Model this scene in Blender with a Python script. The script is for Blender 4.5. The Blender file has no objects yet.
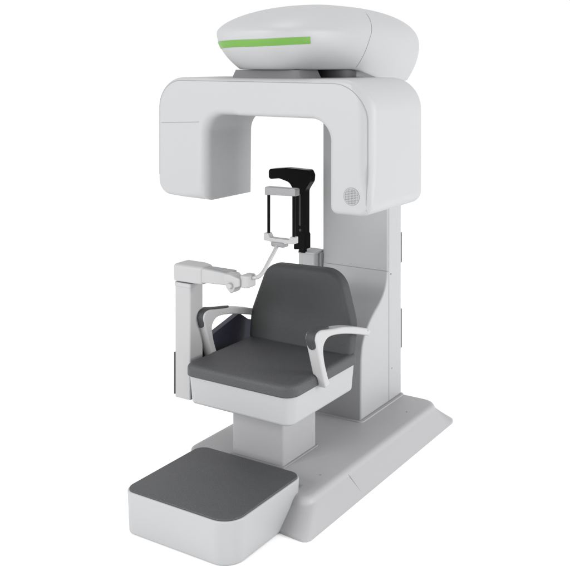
import bpy, bmesh, math, random
from mathutils import Vector, Matrix

# ------------------------------------------------------------ camera, world, lights
scn = bpy.context.scene
col = scn.collection
OFF = Vector((2.46, -3.9, 0.0))            # drawing coordinates -> world (machine centred near the origin)

cam = bpy.data.cameras.new('camera')
cam.sensor_width = 36.0
cam.lens = 930 / 570 * 36.0
cam.shift_y = -(283 - 60) / 570
cam.clip_end = 500
camo = bpy.data.objects.new('camera', cam)
camo.location = OFF + Vector((0, 0, 2.0))
camo.rotation_euler = (math.radians(90), 0, math.radians(33))
col.objects.link(camo)
scn.camera = camo

w = bpy.data.worlds.new('World')
scn.world = w
w.use_nodes = True
bg = w.node_tree.nodes['Background']
bg.inputs[0].default_value = (1.0, 1.0, 1.0, 1)
bg.inputs[1].default_value = 1.0

def area(name, loc, target, size, energy, size_y=None, color=(1, 1, 1)):
    l = bpy.data.lights.new(name, 'AREA')
    l.energy = energy
    l.color = color
    l.shape = 'RECTANGLE'
    l.size = size
    l.size_y = size_y or size
    o = bpy.data.objects.new(name, l)
    o.location = Vector(loc)
    d = Vector(target) - Vector(loc)
    o.rotation_euler = d.to_track_quat('-Z', 'Y').to_euler()
    col.objects.link(o)
    return o
area('key_softbox', (6.5, 1.7, 2.3), (0, 0, 1.1), 2.2, 345)
area('front_softbox', (-1.6, -6.8, 3.2), (0, 0, 1.0), 2.6, 385)
area('top_softbox', (-0.3, 0.4, 6.5), (-0.1, 0.1, 1.5), 1.8, 85)

scn.view_settings.view_transform = 'Standard'
scn.view_settings.look = 'None'
scn.view_settings.exposure = 0.0
scn.view_settings.gamma = 1.0

# ------------------------------------------------------------ materials
def srgb(r, g, b):
    f = lambda c: (c / 255 / 12.92) if c / 255 <= 0.04045 else ((c / 255 + 0.055) / 1.055) ** 2.4
    return (f(r), f(g), f(b), 1)

def mat(name, color, rough=0.4, bump=0.0, bscale=200, var=0.0, vscale=6, spec=0.5, coat=0.0, metal=0.0, ridged=False):
    m = bpy.data.materials.new(name)
    m.use_nodes = True
    nt = m.node_tree
    b = nt.nodes['Principled BSDF']
    b.inputs['Roughness'].default_value = rough
    b.inputs['Specular IOR Level'].default_value = spec
    b.inputs['Metallic'].default_value = metal
    b.inputs['Coat Weight'].default_value = coat
    tc = nt.nodes.new('ShaderNodeTexCoord')
    n = nt.nodes.new('ShaderNodeTexNoise')
    n.inputs['Scale'].default_value = vscale
    n.inputs['Detail'].default_value = 4
    nt.links.new(tc.outputs['Object'], n.inputs['Vector'])
    mx = nt.nodes.new('ShaderNodeMix')
    mx.data_type = 'RGBA'
    nt.links.new(n.outputs['Fac'], mx.inputs[0])
    mx.inputs[6].default_value = tuple(c * (1 - var) for c in color[:3]) + (1,)
    mx.inputs[7].default_value = tuple(min(1, c * (1 + var)) for c in color[:3]) + (1,)
    nt.links.new(mx.outputs[2], b.inputs['Base Color'])
    if bump:
        if ridged:
            t = nt.nodes.new('ShaderNodeTexVoronoi')
            t.inputs['Scale'].default_value = bscale
            o = t.outputs['Distance']
        else:
            t = nt.nodes.new('ShaderNodeTexNoise')
            t.inputs['Scale'].default_value = bscale
            t.inputs['Detail'].default_value = 3
            o = t.outputs['Fac']
        nt.links.new(tc.outputs['Object'], t.inputs['Vector'])
        bp = nt.nodes.new('ShaderNodeBump')
        bp.inputs['Strength'].default_value = bump
        bp.inputs['Distance'].default_value = 0.002
        nt.links.new(o, bp.inputs['Height'])
        nt.links.new(bp.outputs['Normal'], b.inputs['Normal'])
    return m

M = {
    'white': mat('white_lacquer', (0.315, 0.318, 0.325, 1), 0.5, 0.05, 350, 0.015, 3, 0.4),
    'grey': mat('grey_lacquer', (0.31, 0.312, 0.318, 1), 0.45, 0.05, 350, 0.015, 3, 0.4),
    'base': mat('base_lacquer', (0.30, 0.30, 0.307, 1), 0.5, 0.06, 350, 0.02, 3, 0.35),
    'arm': mat('pale_plastic', (0.335, 0.335, 0.34, 1), 0.4, 0.0, 350, 0.01, 3, 0.4),
    'stand': mat('stand_plastic', (0.315, 0.315, 0.32, 1), 0.42, 0.0, 350, 0.01, 3, 0.4),
    'pad': mat('charcoal_vinyl', (0.048, 0.049, 0.0515, 1), 0.5, 0.6, 230, 0.06, 9, 0.35, ridged=True),
    'backpad': mat('charcoal_vinyl_back', (0.037, 0.038, 0.0395, 1), 0.6, 0.4, 260, 0.05, 9, 0.3, ridged=True),
    'green': mat('green_strip', (0.085, 0.225, 0.022, 1), 0.35),
    'black': mat('black_plastic', (0.003, 0.003, 0.0035, 1), 0.3, 0.0, 350, 0.0, 3, 0.05),
    'hole': mat('grille_hole', (0.09, 0.09, 0.095, 1), 0.7),
    'slot': mat('slot_black', (0.010, 0.010, 0.011, 1), 0.6),
    'dark': mat('dark_gap', (0.03, 0.03, 0.033, 1), 0.6),
    'seam': mat('seam_shadow_gap', (0.20, 0.20, 0.21, 1), 0.6),
    'navy': mat('navy_plastic', (0.010, 0.011, 0.024, 1), 0.5),
    'mid': mat('mid_grey_plastic', (0.24, 0.24, 0.25, 1), 0.4),
    'clip': mat('grey_clip_plastic', (0.19, 0.19, 0.195, 1), 0.4),
    'grille': mat('grille_grey', (0.25, 0.252, 0.258, 1), 0.5),
    'slab': mat('bearing_grey', (0.13, 0.13, 0.136, 1), 0.4, metal=0.0),
    'floor': mat('white_floor', (1.0, 1.0, 1.0, 1), 1.0, 0.0, 350, 0.0, 3, 0.0),
}

# ------------------------------------------------------------ helpers
def thing(name, label, cat, base, group=None):
    o = bpy.data.objects.new(name, None)
    o.empty_display_size = 0.1
    o.location = Vector(base) + OFF
    col.objects.link(o)
    o['label'] = label
    o['category'] = cat
    if group: o['group'] = group
    return o

def wloc(o):
    p = Vector((0, 0, 0))
    while o:
        p = p + Vector(o.location)
        o = o.parent
    return p

def build(name, bm, m, parent=None, sharp=38, label=None, weighted=True):
    """verts of bm are in drawing coordinates"""
    bmesh.ops.recalc_face_normals(bm, faces=bm.faces)
    # origin at the middle of the bottom
    xs = [v.co.x for v in bm.verts]; ys = [v.co.y for v in bm.verts]; zs = [v.co.z for v in bm.verts]
    c = Vector(((min(xs) + max(xs)) / 2, (min(ys) + max(ys)) / 2, min(zs)))
    for v in bm.verts: v.co -= c
    me = bpy.data.meshes.new(name)
    bm.to_mesh(me)
    bm.free()
    for p in me.polygons: p.use_smooth = True
    me.set_sharp_from_angle(angle=math.radians(sharp))
    me.materials.append(m)
    o = bpy.data.objects.new(name, me)
    col.objects.link(o)
    pw = wloc(parent) if parent else Vector((0, 0, 0))
    o.parent = parent
    o.location = c + OFF - pw
    if weighted:
        wn = o.modifiers.new('wn', 'WEIGHTED_NORMAL')
        wn.keep_sharp = True
    if label: o['label'] = label
    return o

def fillet(pts, seg=10):
    """pts: (x, y, r) closed polygon, any turning direction -> dense outline"""
    out = []
    n = len(pts)
    for i in range(n):
        p = Vector(pts[i][:2]); r = pts[i][2]
        if r <= 0:
            out.append(p); continue
        a = (Vector(pts[i - 1][:2]) - p); b = (Vector(pts[(i + 1) % n][:2]) - p)
        la, lb = a.length, b.length
        a.normalize(); b.normalize()
        ang = math.acos(max(-1, min(1, a.dot(b))))
        if ang > math.pi - 0.02:
            out.append(p); continue
        t = min(r / math.tan(ang / 2), la * 0.49, lb * 0.49)
        r2 = t * math.tan(ang / 2)
        cdir = (a + b).normalized()
        c = p + cdir * (r2 / math.sin(ang / 2))
        s = p + a * t; e = p + b * t
        a0 = math.atan2(s.y - c.y, s.x - c.x); a1 = math.atan2(e.y - c.y, e.x - c.x)
        d = a1 - a0
        while d > math.pi: d -= 2 * math.pi
        while d < -math.pi: d += 2 * math.pi
        k = max(2, int(seg * abs(d) / (math.pi / 2)) + 1)
        for j in range(k + 1):
            th = a0 + d * j / k
            out.append(Vector((c.x + r2 * math.cos(th), c.y + r2 * math.sin(th))))
    res = []
    for p in out:
        if not res or (p - res[-1]).length > 1e-5: res.append(p)
    if (res[0] - res[-1]).length < 1e-5: res.pop()
    area2 = sum(res[i].x * res[(i + 1) % len(res)].y - res[(i + 1) % len(res)].x * res[i].y for i in range(len(res)))
    if area2 < 0: res.reverse()
    return res

def rr(x0, x1, y0, y1, r):
    if not isinstance(r, (tuple, list)): r = (r,) * 4
    return fillet([(x0, y0, r[0]), (x1, y0, r[1]), (x1, y1, r[2]), (x0, y1, r[3])])

def miter(poly):
    n = len(poly); N = []
    for i in range(n):
        a = (poly[i] - poly[i - 1]).normalized(); b = (poly[(i + 1) % n] - poly[i]).normalized()
        na = Vector((a.y, -a.x)); nb = Vector((b.y, -b.x))
        m = (na + nb)
        m.normalize()
        c = max(0.35, m.dot(na))
        N.append(m / c)
    return N

def prism(bm, poly, h0, h1, r0=0.0, r1=0.0, mp=lambda a, b, h: (a, b, h), seg=6, t0=0.0, t1=0.0, rs=None):
    """outline extruded from h0 to h1, ends rounded by r0 / r1, inset by t0 / t1 at the two ends"""
    N = miter(poly)
    rings = []
    levels = []
    if rs is not None:
        for k in range(seg + 1):
            th = math.pi / 2 * k / seg
            rings.append([bm.verts.new(mp(p.x - q.x * (ri * (1 - math.sin(th))), p.y - q.y * (ri * (1 - math.sin(th))), h0 + ri * (1 - math.cos(th)))) for p, q, ri in zip(poly, N, rs)])
    elif r0 > 0:
        for k in range(seg + 1):
            th = math.pi / 2 * k / seg
            levels.append((r0 * (1 - math.sin(th)), h0 + r0 * (1 - math.cos(th))))
    else: levels.append((t0 * 0, h0))
    if r1 > 0:
        for k in range(seg + 1):
            th = math.pi / 2 * (1 - k / seg)
            levels.append((r1 * (1 - math.sin(th)), h1 - r1 * (1 - math.cos(th))))
    else: levels.append((0, h1))
    for off, h in levels:
        f = (h - h0) / (h1 - h0)
        o = off + t0 * (1 - f) + t1 * f
        rings.append([bm.verts.new(mp(p.x - n.x * o, p.y - n.y * o, h)) for p, n in zip(poly, N)])
    n = len(poly)
    for A, B in zip(rings, rings[1:]):
        for i in range(n):
            bm.faces.new((A[i], A[(i + 1) % n], B[(i + 1) % n], B[i]))
    bm.faces.new(list(reversed(rings[0])))
    bm.faces.new(rings[-1])
    return bm

XZ = lambda a, b, h: (a, h, b)          # outline in x,z  extruded along y
YZ = lambda a, b, h: (h, a, b)          # outline in y,z  extruded along x

def tube(bm, pts, r, sides=10, closed=False, sq=None):
    pts = [Vector(p) for p in pts]
    n = len(pts)
    rings = []
    up = Vector((0, 0, 1))
    prev = None
    for i, p in enumerate(pts):
        if closed: t = (pts[(i + 1) % n] - pts[i - 1])
        else: t = pts[min(i + 1, n - 1)] - pts[max(i - 1, 0)]
        t.normalize()
        if prev is None:
            ref = up if abs(t.z) < 0.9 else Vector((1, 0, 0))
            u = t.cross(ref).normalized()
        else:
            u = (prev - t * prev.dot(t)).normalized()
        prev = u
        v = t.cross(u)
        ri = r[i] if isinstance(r, (list, tuple)) else r
        rings.append([bm.verts.new(p + u * ri * math.cos(2 * math.pi * k / sides) + v * ri * (sq or 1) * math.sin(2 * math.pi * k / sides)) for k in range(sides)])
    m = n if closed else n - 1
    for i in range(m):
        A, B = rings[i], rings[(i + 1) % n]
        for k in range(sides):
            bm.faces.new((A[k], A[(k + 1) % sides], B[(k + 1) % sides], B[k]))
    if not closed:
        bm.faces.new(list(reversed(rings[0])))
        bm.faces.new(rings[-1])
    return bm

def smooth(pts, k=6, closed=False):
    """Catmull-Rom through 2-D or 3-D points"""
    P = [Vector(p) for p in pts]; n = len(P); out = []
    for i in range(n if closed else n - 1):
        if closed: a, b, c, d = P[i - 1], P[i], P[(i + 1) % n], P[(i + 2) % n]
        else: a, b, c, d = P[max(i - 1, 0)], P[i], P[i + 1], P[min(i + 2, n - 1)]
        for j in range(k):
            t = j / k
            out.append(0.5 * ((2 * b) + (c - a) * t + (2 * a - 5 * b + 4 * c - d) * t * t + (3 * b - a - 3 * c + d) * t ** 3))
    if not closed: out.append(P[-1])
    return out

def ccw(poly):
    A = sum(poly[i].x * poly[(i + 1) % len(poly)].y - poly[(i + 1) % len(poly)].x * poly[i].y for i in range(len(poly)))
    return poly if A > 0 else list(reversed(poly))

def screw(parent, centre, axis, r=0.004, m=None):
    bm = bmesh.new()
    c = Vector(centre); a = Vector(axis).normalized()
    tube(bm, [c - a * 0.002, c + a * 0.0012], r, 14)
    return build('screw', bm, m or M['seam'], parent)

B = bmesh.new

# ------------------------------------------------------------ ground
bm = B()
S = 60
vs = [bm.verts.new((x * S, y * S, 0)) for x, y in ((-1, -1), (1, -1), (1, 1), (-1, 1))]
bm.faces.new(vs)
g = build('ground', bm, M['floor'], weighted=False)
g['kind'] = 'structure'

# ------------------------------------------------------------ the scanner
sc = thing('dental_scanner', 'tall pale grey x-ray scanner with arched gantry and green striped top housing',
           'x-ray machine', (-2.46, 4.1, 0))

# base: long low plinth with a sloping right side, notched where the footrest stands
bm = B()
ZB = 0.12
bot = fillet([(-2.86, 3.475, .10), (-2.175, 3.475, .005), (-2.175, 3.285, .01), (-2.015, 3.268, .03), (-2.015, 4.85, .06), (-2.86, 4.85, .05)], 8)
top = fillet([(-2.85, 3.485, .10), (-2.185, 3.485, .005), (-2.185, 3.40, .01), (-2.085, 3.385, .045), (-2.085, 4.755, .08), (-2.85, 4.765, .05)], 8)
def bring(poly, z, n=200):
    # resample by corner-matched outline: same count because both fillets have the same structure
    return [bm.verts.new((p.x, p.y, z)) for p in poly]
if len(bot) != len(top):
    # resample both to the same number of points by matching corner fractions
    def resample(p, n):
        L = [0]
        for i in range(len(p)): L.append(L[-1] + (p[(i + 1) % len(p)] - p[i]).length)
        out = []; j = 0
        for k in range(n):
            s = L[-1] * k / n
            while L[j + 1] < s: j += 1
            t = (s - L[j]) / max(1e-9, L[j + 1] - L[j])
            out.append(p[j].lerp(p[(j + 1) % len(p)], t))
        return out
    bot = resample(bot, 240); top = resample(top, 240)
R = []
R.append(bring(bot, 0.0))
R.append(bring(bot, 0.012))
def mixp(f, inset=0):
    q = [b.lerp(t, f) for b, t in zip(bot, top)]
    return q
R.append([bm.verts.new((p.x, p.y, 0.012 + (ZB - .03 - .012) * 1)) for p in mixp(0.80)])
for f, z in ((.86, ZB - .020), (.92, ZB - .011), (1.0, ZB - .004)):
    R.append([bm.verts.new((p.x, p.y, z)) for p in mixp(f)])
N = miter(top)
R.append([bm.verts.new((p.x - n.x * .010, p.y - n.y * .010, ZB - .001)) for p, n in zip(top, N)])
R.append([bm.verts.new((p.x - n.x * .020, p.y - n.y * .020, ZB)) for p, n in zip(top, N)])
n = len(top)
for A_, B_ in zip(R, R[1:]):
    for i in range(n): bm.faces.new((A_[i], A_[(i + 1) % n], B_[(i + 1) % n], B_[i]))
bm.faces.new(list(reversed(R[0]))); bm.faces.new(R[-1])
base = build('base', bm, M['base'], sc, sharp=50)
# joint line down the sloping side
bm = B(); tube(bm, [(-2.0165, 3.762, 0.006), (-2.018, 3.76, 0.014), (-2.0705, 3.735, .092), (-2.083, 3.725, .112)], 0.0010, 6)
build('joint_line', bm, M['seam'], base)
screw(base, (-2.16, 3.62, ZB + .0005), (0, 0, 1)); screw(base, (-2.16, 4.52, ZB + .0005), (0, 0, 1))

# column
CX0, CX1 = -2.715, -2.30
prof = [(4.745, ZB + .004), (4.745, 1.955), (4.577, 1.955), (4.577, 0.88)]
curve = smooth([(4.577, 0.88), (4.574, 0.84), (4.564, 0.79), (4.538, 0.738), (4.486, 0.692), (4.42, 0.652), (4.365, 0.612), (4.318, 0.562), (4.285, 0.505), (4.272, 0.44)], 4)
poly = [Vector(p) for p in prof[:3]] + [Vector(p) for p in curve] + [Vector((4.268, .3)), Vector((4.266, ZB + .004))]
bm = B(); prism(bm, ccw(poly), CX0, CX1, .010, .012, YZ, 4)
column = build('column', bm, M['grey'], sc)
bm = B(); prism(bm, rr(CX0 - .016, CX1 + .016, 4.248, 4.762, .03), ZB, ZB + .005, 0, .004, seg=3)
build('column_skirt', bm, M['base'], column)
bm = B()
zs = .843
tube(bm, [(CX0 + .012, 4.5742, zs), (CX1 - .012, 4.5742, zs), (CX1 - .003, 4.578, zs), (CX1 + .0002, 4.590, zs)], 0.0016, 6)
tube(bm, [(CX1 + .0002, 4.588, ZB + .012), (CX1 + .0002, 4.588, 1.3)], 0.0014, 6)
build('panel_seam', bm, M['seam'], column)
screw(column, (CX1, 4.612, .822), (1, 0, 0), .0045, M['dark'])
screw(column, (CX1, 4.625, .30), (1, 0, 0), .004)
for z0, z1 in ((.86, 1.03), (.38, .60)):
    bm = B(); prism(bm, rr(4.738, 4.757, z0, z1, .004), CX1 - .05, CX1 - .002, .002, .002, YZ, 2)
    build('rear_latch', bm, M['hole'], column)

# gantry (C-shaped arm seen from the front)
GY0, GY1 = 3.56, 4.10
gp = fillet([(-3.072, 1.335, .075), (-2.768, 1.318, 0), (-2.764, 1.737, .095), (-2.078, 1.737, .10), (-2.078, 1.318, .035),
             (-1.872, 1.318, .06), (-1.872, 1.915, .15), (-3.072, 1.915, .15)], 14)
def dense(p, step=.03):
    out = []
    for a, b in zip(p, p[1:] + p[:1]):
        k = max(1, int((b - a).length / step))
        for q in range(k): out.append(a.lerp(b, q / k))
    return out
gp = dense(gp)
gp = [p for p in gp if not (1e-4 < (p - Vector((-2.768, 1.318))).length < .068)]
def ease(t):
    t = max(0, min(1, t)); return t * t * (3 - 2 * t)
def grad(p):
    r = .022
    if -2.95 < p.x < -2.60 and p.y < 1.74:                      # inner edge of the left limb: broad rounding
        r = .022 + .030 * ease((p.x + 2.93) / .155) * (1 - .6 * ease((p.x + 2.76) / .09))
    if p.x > -1.95: r = .022 + .048 * ease((p.y - 1.325) / .20) * (1 - .6 * ease((p.y - 1.80) / .11))
    return r
def GM(a, b, h):
    k = 1 - .27 * ease((-2.35 - a) / .40)
    return (a, GY0 + (h - GY0) * k if h > GY0 + .1 else h, b)
bm = B(); prism(bm, gp, GY0, GY1, 0, .033, GM, 8, rs=[grad(p) for p in gp])
gantry = build('gantry', bm, M['white'], sc)
# seam of the front panel: follows the outline on the front face
def on_front(x, z):
    p = Vector((x, z)); best = (9, None)
    for a, b in zip(gp, gp[1:] + gp[:1]):
        ab = b - a; t = max(0, min(1, (p - a).dot(ab) / ab.length_squared)); q = a + ab * t
        d = (p - q).length
        if d < best[0]: best = (d, q)
    d, q = best; rad = grad(q)
    if d >= rad: return (x, GY0 - .0002, z)
    return (x, GY0 + rad * (1 - math.sqrt(max(0, 1 - ((rad - d) / rad) ** 2))) - .0002, z)
bm = B()
pl_ = [Vector((-3.062, 1.43)), Vector((-3.062, 1.6)), Vector((-3.062, 1.75))]
for k in range(17):
    th = math.pi - math.pi / 2 * k / 16
    pl_.append(Vector((-3.062 + .135 + .135 * math.cos(th), 1.765 + .135 * math.sin(th))))
for k in range(1, 12): pl_.append(Vector((-2.927 + (-2.06 + 2.927) * k / 12, 1.900 - .004 * k / 12)))
for k in range(21):
    th = math.pi / 2 - math.pi / 2 * k / 20
    pl_.append(Vector((-2.060 + .165 * math.cos(th), 1.731 + .165 * math.sin(th))))
for z in (1.65, 1.55, 1.45, 1.38, 1.345): pl_.append(Vector((-1.895, z)))
tube(bm, [on_front(p.x, p.y) for p in pl_], 0.0015, 6)
tube(bm, [on_front(-3.062 + .250 * k / 12, 1.687 + .012 * k / 12) for k in range(13)], 0.0014, 6)
build('panel_seam', bm, M['seam'], gantry)
# round perforated grille
bm = B()
gc = Vector((-1.966, GY0, 1.404))
tube(bm, [gc + Vector((0, .004, 0)), gc + Vector((0, -.0015, 0))], .038, 40)
gr = build('vent_grille', bm, M['grille'], gantry)
bm = B()
for i in range(-4, 5):
    for j in range(-4, 5):
        x, z = i * .0072, j * .0072
        if math.hypot(x, z) < .035:
            c = gc + Vector((x, 0, z)); tube(bm, [c + Vector((0, -.0010, 0)), c + Vector((0, -.0020, 0))], .0019, 8)
build('grille_holes', bm, M['hole'], gr)
bm = B()
tube(bm, [gc + Vector((.0385 * math.cos(2 * math.pi * k / 48), -.0005, .0385 * math.sin(2 * math.pi * k / 48))) for k in range(48)], .0012, 6, closed=True)
build('grille_rim', bm, M['seam'], gr)

# bearing plate and dark disc between gantry and housing
bm = B(); prism(bm, rr(-2.675, -2.275, 3.62, 3.85, .03), 1.905, 1.953, 0, 0, t1=.022)
build('bearing_plate', bm, M['slab'], sc)
bm = B(); tube(bm, [(-2.34, 4.03, 1.912), (-2.34, 4.03, 1.955)], .125, 48)  # dark disc stands in for the shadowed opening behind the plate
build('dark_opening_disc', bm, M['dark'], sc)

# housing: rounded pod, wedge-like at the front and full at the back
PC = Vector((-2.465, 4.165)); HA, HB = .334, .700
ZT, ZBm = 2.285, 1.958
def lev(z, front):
    zw = 2.132 if front else 2.075
    if z >= zw:
        t = min(1, (z - zw) / (ZT - zw))
        return max(0, 1 - t ** 1.6) ** (1 / 1.9) if front else max(0, 1 - t ** 2.3) ** (1 / 2.3)
    t = (zw - z) / (zw - ZBm)
    return 1 - .20 * t ** 2.0 if front else 1 - .13 * t ** 2
def pt(th, z, extra=0.0):
    c, s_ = math.cos(th), math.sin(th)
    f = .5 + .5 * s_; f = f * f * (3 - 2 * f)
    sc_ = lev(z, True) * (1 - f) + lev(z, False) * f - extra
    e = 2 / (3.0 * (1 - f) + 3.6 * f)
    y = PC.y + HB * sc_ * math.copysign(abs(s_) ** e, s_)
    x = PC.x + HA * sc_ * math.copysign(abs(c) ** e, c)
    zz = z
    if z < 2.09: zz = z - .068 * ease((y - 3.95) / .45) * ((2.09 - z) / (2.09 - ZBm)) ** 1.3
    return Vector((x, y, zz))
def pod_point(th, z, out=0.0):
    p = pt(th, z)
    d = Vector((p.x - PC.x, (p.y - PC.y) * .5, 0)).normalized()
    return p + d * out
n = 144
zl = [ZBm + (2.09 - ZBm) * k / 14 for k in range(14)] + [2.09 + (ZT - 2.09) * math.sin(math.pi / 2 * k / 34) for k in range(34)]
bm = B()
rings = [[bm.verts.new(pt(2 * math.pi * k / n, ZBm, .03) - Vector((0, 0, .003))) for k in range(n)],
         [bm.verts.new(pt(2 * math.pi * k / n, ZBm, .01) - Vector((0, 0, .002))) for k in range(n)]]
for z in zl: rings.append([bm.verts.new(pt(2 * math.pi * k / n, z)) for k in range(n)])
for A_, B_ in zip(rings, rings[1:]):
    for i in range(n): bm.faces.new((A_[i], A_[(i + 1) % n], B_[(i + 1) % n], B_[i]))
cv = bm.verts.new((PC.x, PC.y, ZBm - .01))
for i in range(n): bm.faces.new((rings[0][(i + 1) % n], rings[0][i], cv))
tv = bm.verts.new((PC.x, PC.y, ZT))
for i in range(n): bm.faces.new((rings[-1][i], rings[-1][(i + 1) % n], tv))
pod = build('top_housing', bm, M['white'], sc, weighted=False)
# green strip wraps the front
bm = B()
K = 90
cols = []
for k in range(K + 1):
    f = k / K
    th = math.radians(178 + f * 136)
    zc = 2.066 + .024 * f * f
    hh = .0160
    row = [pod_point(th, zc + hh * q, o) for q, o in ((-1, -.004), (-1, .0022), (-.5, .0026), (0, .0028), (.5, .0026), (1, .0022), (1, -.004))]
    cols.append([bm.verts.new(p) for p in row])
for A_, B_ in zip(cols, cols[1:]):
    for i in range(6): bm.faces.new((A_[i], A_[i + 1], B_[i + 1], B_[i]))
bm.faces.new(cols[0]); bm.faces.new(list(reversed(cols[-1])))
build('green_stripe', bm, M['green'], pod)
# shell joint on the side of the pod
bm = B()
pts = []
for k in range(31):
    f = k / 30
    z = 1.965 + (2.235 - 1.965) * f
    y = 4.00 + .05 * f + .15 * f ** 3
    a, b = -1.4, 1.4
    for _ in range(40):
        m_ = (a + b) / 2
        if pt(m_, z).y < y: a = m_
        else: b = m_
    pts.append(pt(a, z) + Vector((.0003, 0, .0002)))
tube(bm, pts, .0014, 6)
build('panel_seam', bm, M['seam'], pod)

# head support: bracket stub beside the column and the black rest above it
bm = B(); prism(bm, rr(-2.832, -2.728, 4.50, 4.62, .008), .70, .900, 0, .006)
stub = build('support_bracket', bm, M['grey'], sc)
bm = B(); prism(bm, rr(-2.836, -2.724, 4.496, 4.624, .008), .898, .910, .002, .004, seg=3)
build('bracket_cap', bm, M['white'], stub)
bm = B(); prism(bm, rr(-2.729, -2.714, 4.55, 4.60, .003), .72, .90, 0, 0)
build('bracket_hinge', bm, M['mid'], stub)

def q2(pts): return fillet(pts, 8)
bm = B()
prism(bm, q2([(-3.018, 1.368, .018), (-2.90, 1.382, .02), (-2.748, 1.378, .015), (-2.733, 1.350, .02), (-2.736, 1.315, .03), (-2.772, 1.262, .04), (-2.772, 1.02, 0),
              (-2.766, 1.01, .004), (-2.766, .928, .008), (-2.846, .920, .008), (-2.844, 1.01, .004), (-2.842, 1.02, 0), (-2.838, 1.24, .05),
              (-2.875, 1.300, .05), (-2.945, 1.318, .04), (-3.018, 1.309, .016)]), 4.47, 4.53, .006, .006, XZ, 4)
hr = build('head_rest', bm, M['black'], sc)
bm = B(); prism(bm, rr(-2.808, -2.796, 1.06, 1.24, .005), 4.4685, 4.472, 0, 0, XZ)
build('rest_slot', bm, M['slot'], hr)
bm = B(); tube(bm, [(-2.80, 4.4685, 1.035), (-2.80, 4.472, 1.035)], .008, 16)
build('rest_knob', bm, M['slot'], hr)
bm = B(); prism(bm, rr(-2.820, -2.782, 4.485, 4.515, .004), .905, .93, 0, 0)
build('rest_foot', bm, M['black'], hr)

# ------------------------------------------------------------ chair
ch = thing('patient_chair', 'low armchair with charcoal cushions, white body and curved white armrests on a square pedestal',
           'chair', (-2.487, 3.745, ZB))
bm = B(); prism(bm, rr(-2.632, -2.342, 3.59, 3.885, .012), ZB, .41, 0, 0)
ped = build('pedestal', bm, M['base'], ch)
bm = B(); prism(bm, rr(-2.642, -2.332, 3.58, 3.895, .012), ZB, ZB + .006, 0, .002)
build('pedestal_foot', bm, M['mid'], ped)
bm = B(); prism(bm, rr(-2.737, -2.163, 3.378, 3.965, (.035, .06, .035, .035)), .402, .535, .016, 0, t0=.012)
build('seat_body', bm, M['white'], ch)
bm = B()
pl = rr(-2.748, -2.152, 3.366, 3.962, (.045, .07, .03, .03))
prism(bm, pl, .534, .590, .008, .022)
build('seat_cushion', bm, M['pad'], ch)

def lean(a, b, h): return (a, h + (b - .57) * .20, b)
bm = B()
bp = fillet([(-2.748, .572, .03), (-2.756, .71, .12), (-2.685, .955, .085), (-2.258, .966, .13), (-2.162, .73, .2), (-2.158, .572, .03)], 12)
prism(bm, bp, 3.882, 3.962, .024, .024, lean, 6)
build('backrest', bm, M['backpad'], ch)

def armrest(x0, x1, ye):
    outer = [(3.598, .528), (3.573, .590), (3.546, .664), (3.518, .742), (3.511, .768), (3.524, .790), (3.560, .796), (3.610, .787), (3.68, .775), (3.76, .763), (3.85, .743), (3.94, .717), (4.012, .694), (4.032, .676)]
    inner = [(4.012, .660), (3.883, .699), (3.78, .726), (3.70, .742), (3.640, .748), (3.603, .740), (3.580, .712), (3.588, .655), (3.610, .595), (3.640, .528)]
    o = smooth(outer, 5); i = smooth(inner, 5)
    poly = ccw(o + i)
    bm = B(); prism(bm, poly, x0, x1, .008, .008, YZ, 4)
    a = build('armrest', bm, M['arm'], ch)
    # pad lying on the front of the arm
    c = smooth([(3.527, .717), (3.518, .742), (3.511, .768), (3.524, .790), (3.560, .796), (3.610, .787), (ye, .783 - (ye - 3.635) * .155)], 6)
    bm = B()
    rows = []
    n = len(c)
    for k, p in enumerate(c):
        t = (c[min(k + 1, n - 1)] - c[max(k - 1, 0)]).normalized()
        nrm = Vector((-t.y, t.x))
        if nrm.dot(Vector((3.60, .70)) - p) > 0: nrm = -nrm
        f = k / (n - 1)
        wid = (x1 - x0) / 2 - .006
        wid *= min(1, math.sqrt(max(0.02, 1 - (1 - min(1, f / .15)) ** 2))) * min(1, .3 + .7 * math.sqrt(max(.0, min(1, (1 - f) / .25))))
        xc = (x0 + x1) / 2
        row = []
        for u, h in ((-1, -.004), (-1, .002), (-.75, .0065), (0, .008), (.75, .0065), (1, .002), (1, -.004)):
            q = p + nrm * h
            row.append(bm.verts.new((xc + u * wid, q.x, q.y)))
        rows.append(row)
    for A_, B_ in zip(rows, rows[1:]):
        for j in range(6): bm.faces.new((A_[j], A_[j + 1], B_[j + 1], B_[j]))
    bm.faces.new(rows[0]); bm.faces.new(list(reversed(rows[-1])))
    build('armrest_pad', bm, M['backpad'], a)
    return a
ar = armrest(-2.174, -2.118, 3.66)
screw(ar, (-2.1185, 4.0, .688), (1, 0, 0), .004, M['mid'])
al = armrest(-2.798, -2.742, 3.74)

# ------------------------------------------------------------ chin-rest stand
cs = thing('chin_rest_stand', 'slim grey post left of the chair, its arm carrying a small head frame',
           'head positioner', (-2.825, 3.5, .385))
bm = B(); prism(bm, rr(-2.872, -2.778, 3.452, 3.552, .008), .385, .925, .004, .0)
post = build('post', bm, M['stand'], cs)
bm = B(); prism(bm, rr(-2.875, -2.775, 3.449, 3.555, .010), .918, .938, .003, .004, seg=3)
build('post_cap', bm, M['white'], post)
bm = B(); prism(bm, rr(-2.8755, -2.869, 3.4495, 3.52, .001), .40, .60, 0, 0)
build('post_edge_strip', bm, M['dark'], post)
bm = B(); prism(bm, rr(-2.79, -2.735, 3.46, 3.54, .004), .392, .50, 0, 0)
build('mounting_bracket', bm, M['dark'], post)
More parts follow.
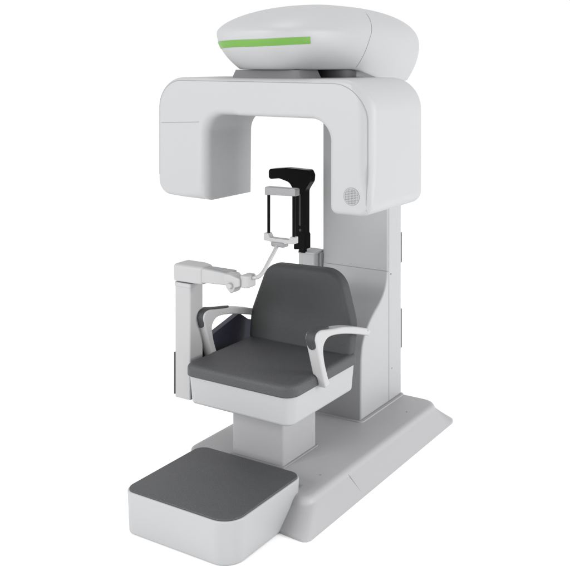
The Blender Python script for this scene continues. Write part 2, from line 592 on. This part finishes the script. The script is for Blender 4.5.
# horizontal arm
bm = B(); prism(bm, fillet([(-2.880, 3.440, .022), (-2.74, 3.446, .03), (-2.70, 3.448, .03), (-2.70, 3.535, .03), (-2.76, 3.56, .03), (-2.880, 3.56, .022)], 8), .944, 1.026, .008, .016)
arm = build('swing_arm', bm, M['stand'], cs)
bm = B(); prism(bm, fillet([(-2.74, .950, .01), (-2.57, .958, .01), (-2.53, .962, .01), (-2.53, 1.012, .01), (-2.74, 1.022, .01)], 5), 3.452, 3.522, .008, .010, XZ, 4)
build('arm_beam', bm, M['stand'], arm)
bm = B(); prism(bm, rr(-2.715, -2.545, 3.475, 3.512, .010), 1.012, 1.0225, 0, .002, seg=3)
build('arm_inlay', bm, M['clip'], arm)
# clamp with knob
bm = B(); prism(bm, fillet([(-2.557, .990, .008), (-2.541, .955, .006), (-2.518, .935, .006), (-2.503, .943, .006), (-2.493, .963, .008), (-2.467, .972, .008), (-2.467, 1.008, .008), (-2.525, 1.022, .010), (-2.557, 1.022, .008)], 5), 3.418, 3.478, .007, .007, XZ, 4)
clamp = build('clamp', bm, M['stand'], cs)
bm = B(); tube(bm, [(-2.515, 3.404, .972), (-2.515, 3.411, .972), (-2.515, 3.425, .972)], [.011, .014, .014], 20)
build('clamp_knob', bm, M['stand'], clamp)
bm = B(); prism(bm, rr(-2.484, -2.474, 3.436, 3.496, .003), .968, 1.0, 0, 0)
build('clamp_gap', bm, M['dark'], clamp)
bm = B(); prism(bm, rr(-2.476, -2.432, 3.432, 3.505, .010), .965, 1.022, .008, .008, seg=4)
blk = build('slide_block', bm, M['stand'], cs)
# bent rod up to the head frame
bm = B()
pts = smooth([(-2.46, 3.468, 1.003), (-2.425, 3.474, 1.008), (-2.405, 3.481, 1.014), (-2.394, 3.495, 1.028), (-2.391, 3.515, 1.046), (-2.391, 3.55, 1.077), (-2.391, 3.58, 1.102), (-2.393, 3.612, 1.128), (-2.394, 3.625, 1.142)], 5)
tube(bm, pts, [.0090] * len(pts), 12)
build('bent_rod', bm, M['stand'], cs)
# head frame: grey top band, two black rods, grey lower yoke
FY = 3.635
hf_bm = B(); prism(hf_bm, fillet([(-2.462, 1.366, .003), (-2.292, 1.372, .003), (-2.292, 1.406, .006), (-2.462, 1.404, .006)], 4), FY - .02, FY + .02, .003, .003, XZ, 3)
hf = build('forehead_band', hf_bm, M['clip'], cs)
for x in (-2.452, -2.312):
    bm = B(); tube(bm, [(x, FY, 1.170), (x, FY, 1.370)], .0072, 12)
    build('side_rod', bm, M['black'], hf)
bm = B(); prism(bm, fillet([(-2.470, 1.152, .005), (-2.44, 1.150, .004), (-2.405, 1.142, .006), (-2.36, 1.142, .006), (-2.33, 1.150, .004), (-2.298, 1.150, .004), (-2.298, 1.182, .004), (-2.322, 1.182, .004),
                            (-2.328, 1.167, .004), (-2.435, 1.167, .004), (-2.445, 1.186, .004), (-2.470, 1.186, .004)], 4), FY - .018, FY + .018, .003, .003, XZ, 3)
build('chin_yoke', bm, M['stand'], cs)
bm = B(); prism(bm, rr(-2.428, -2.352, FY - .025, FY + .025, .012), 1.128, 1.150, .008, .004, seg=4)
build('yoke_mount', bm, M['clip'], cs)
# dark gusset panel running back from the post
bm = B(); prism(bm, fillet([(3.53, .43, 0), (4.0, .43, .01), (4.12, .60, .02), (3.985, .642, .01), (3.905, .692, .01), (3.67, .637, .01), (3.53, .60, 0)], 5), -2.848, -2.815, .003, .003, YZ, 2)
build('side_panel', bm, M['navy'], cs)

# ------------------------------------------------------------ footrest
fr = thing('footrest', 'low white block with charcoal padded top on the floor before the chair', 'footrest', (-2.44, 3.19, 0))
bm = B()
fp = rr(-2.722, -2.150, 2.925, 3.462, (.055, .095, .055, .06))
prism(bm, fp, .0, .180, .012, .006, t0=.008)
build('footrest_body', bm, M['white'], fr)
bm = B()
fp2 = rr(-2.715, -2.157, 2.932, 3.455, (.050, .088, .050, .055))
prism(bm, fp2, .176, .188, 0, .005)
build('footrest_pad', bm, M['pad'], fr)
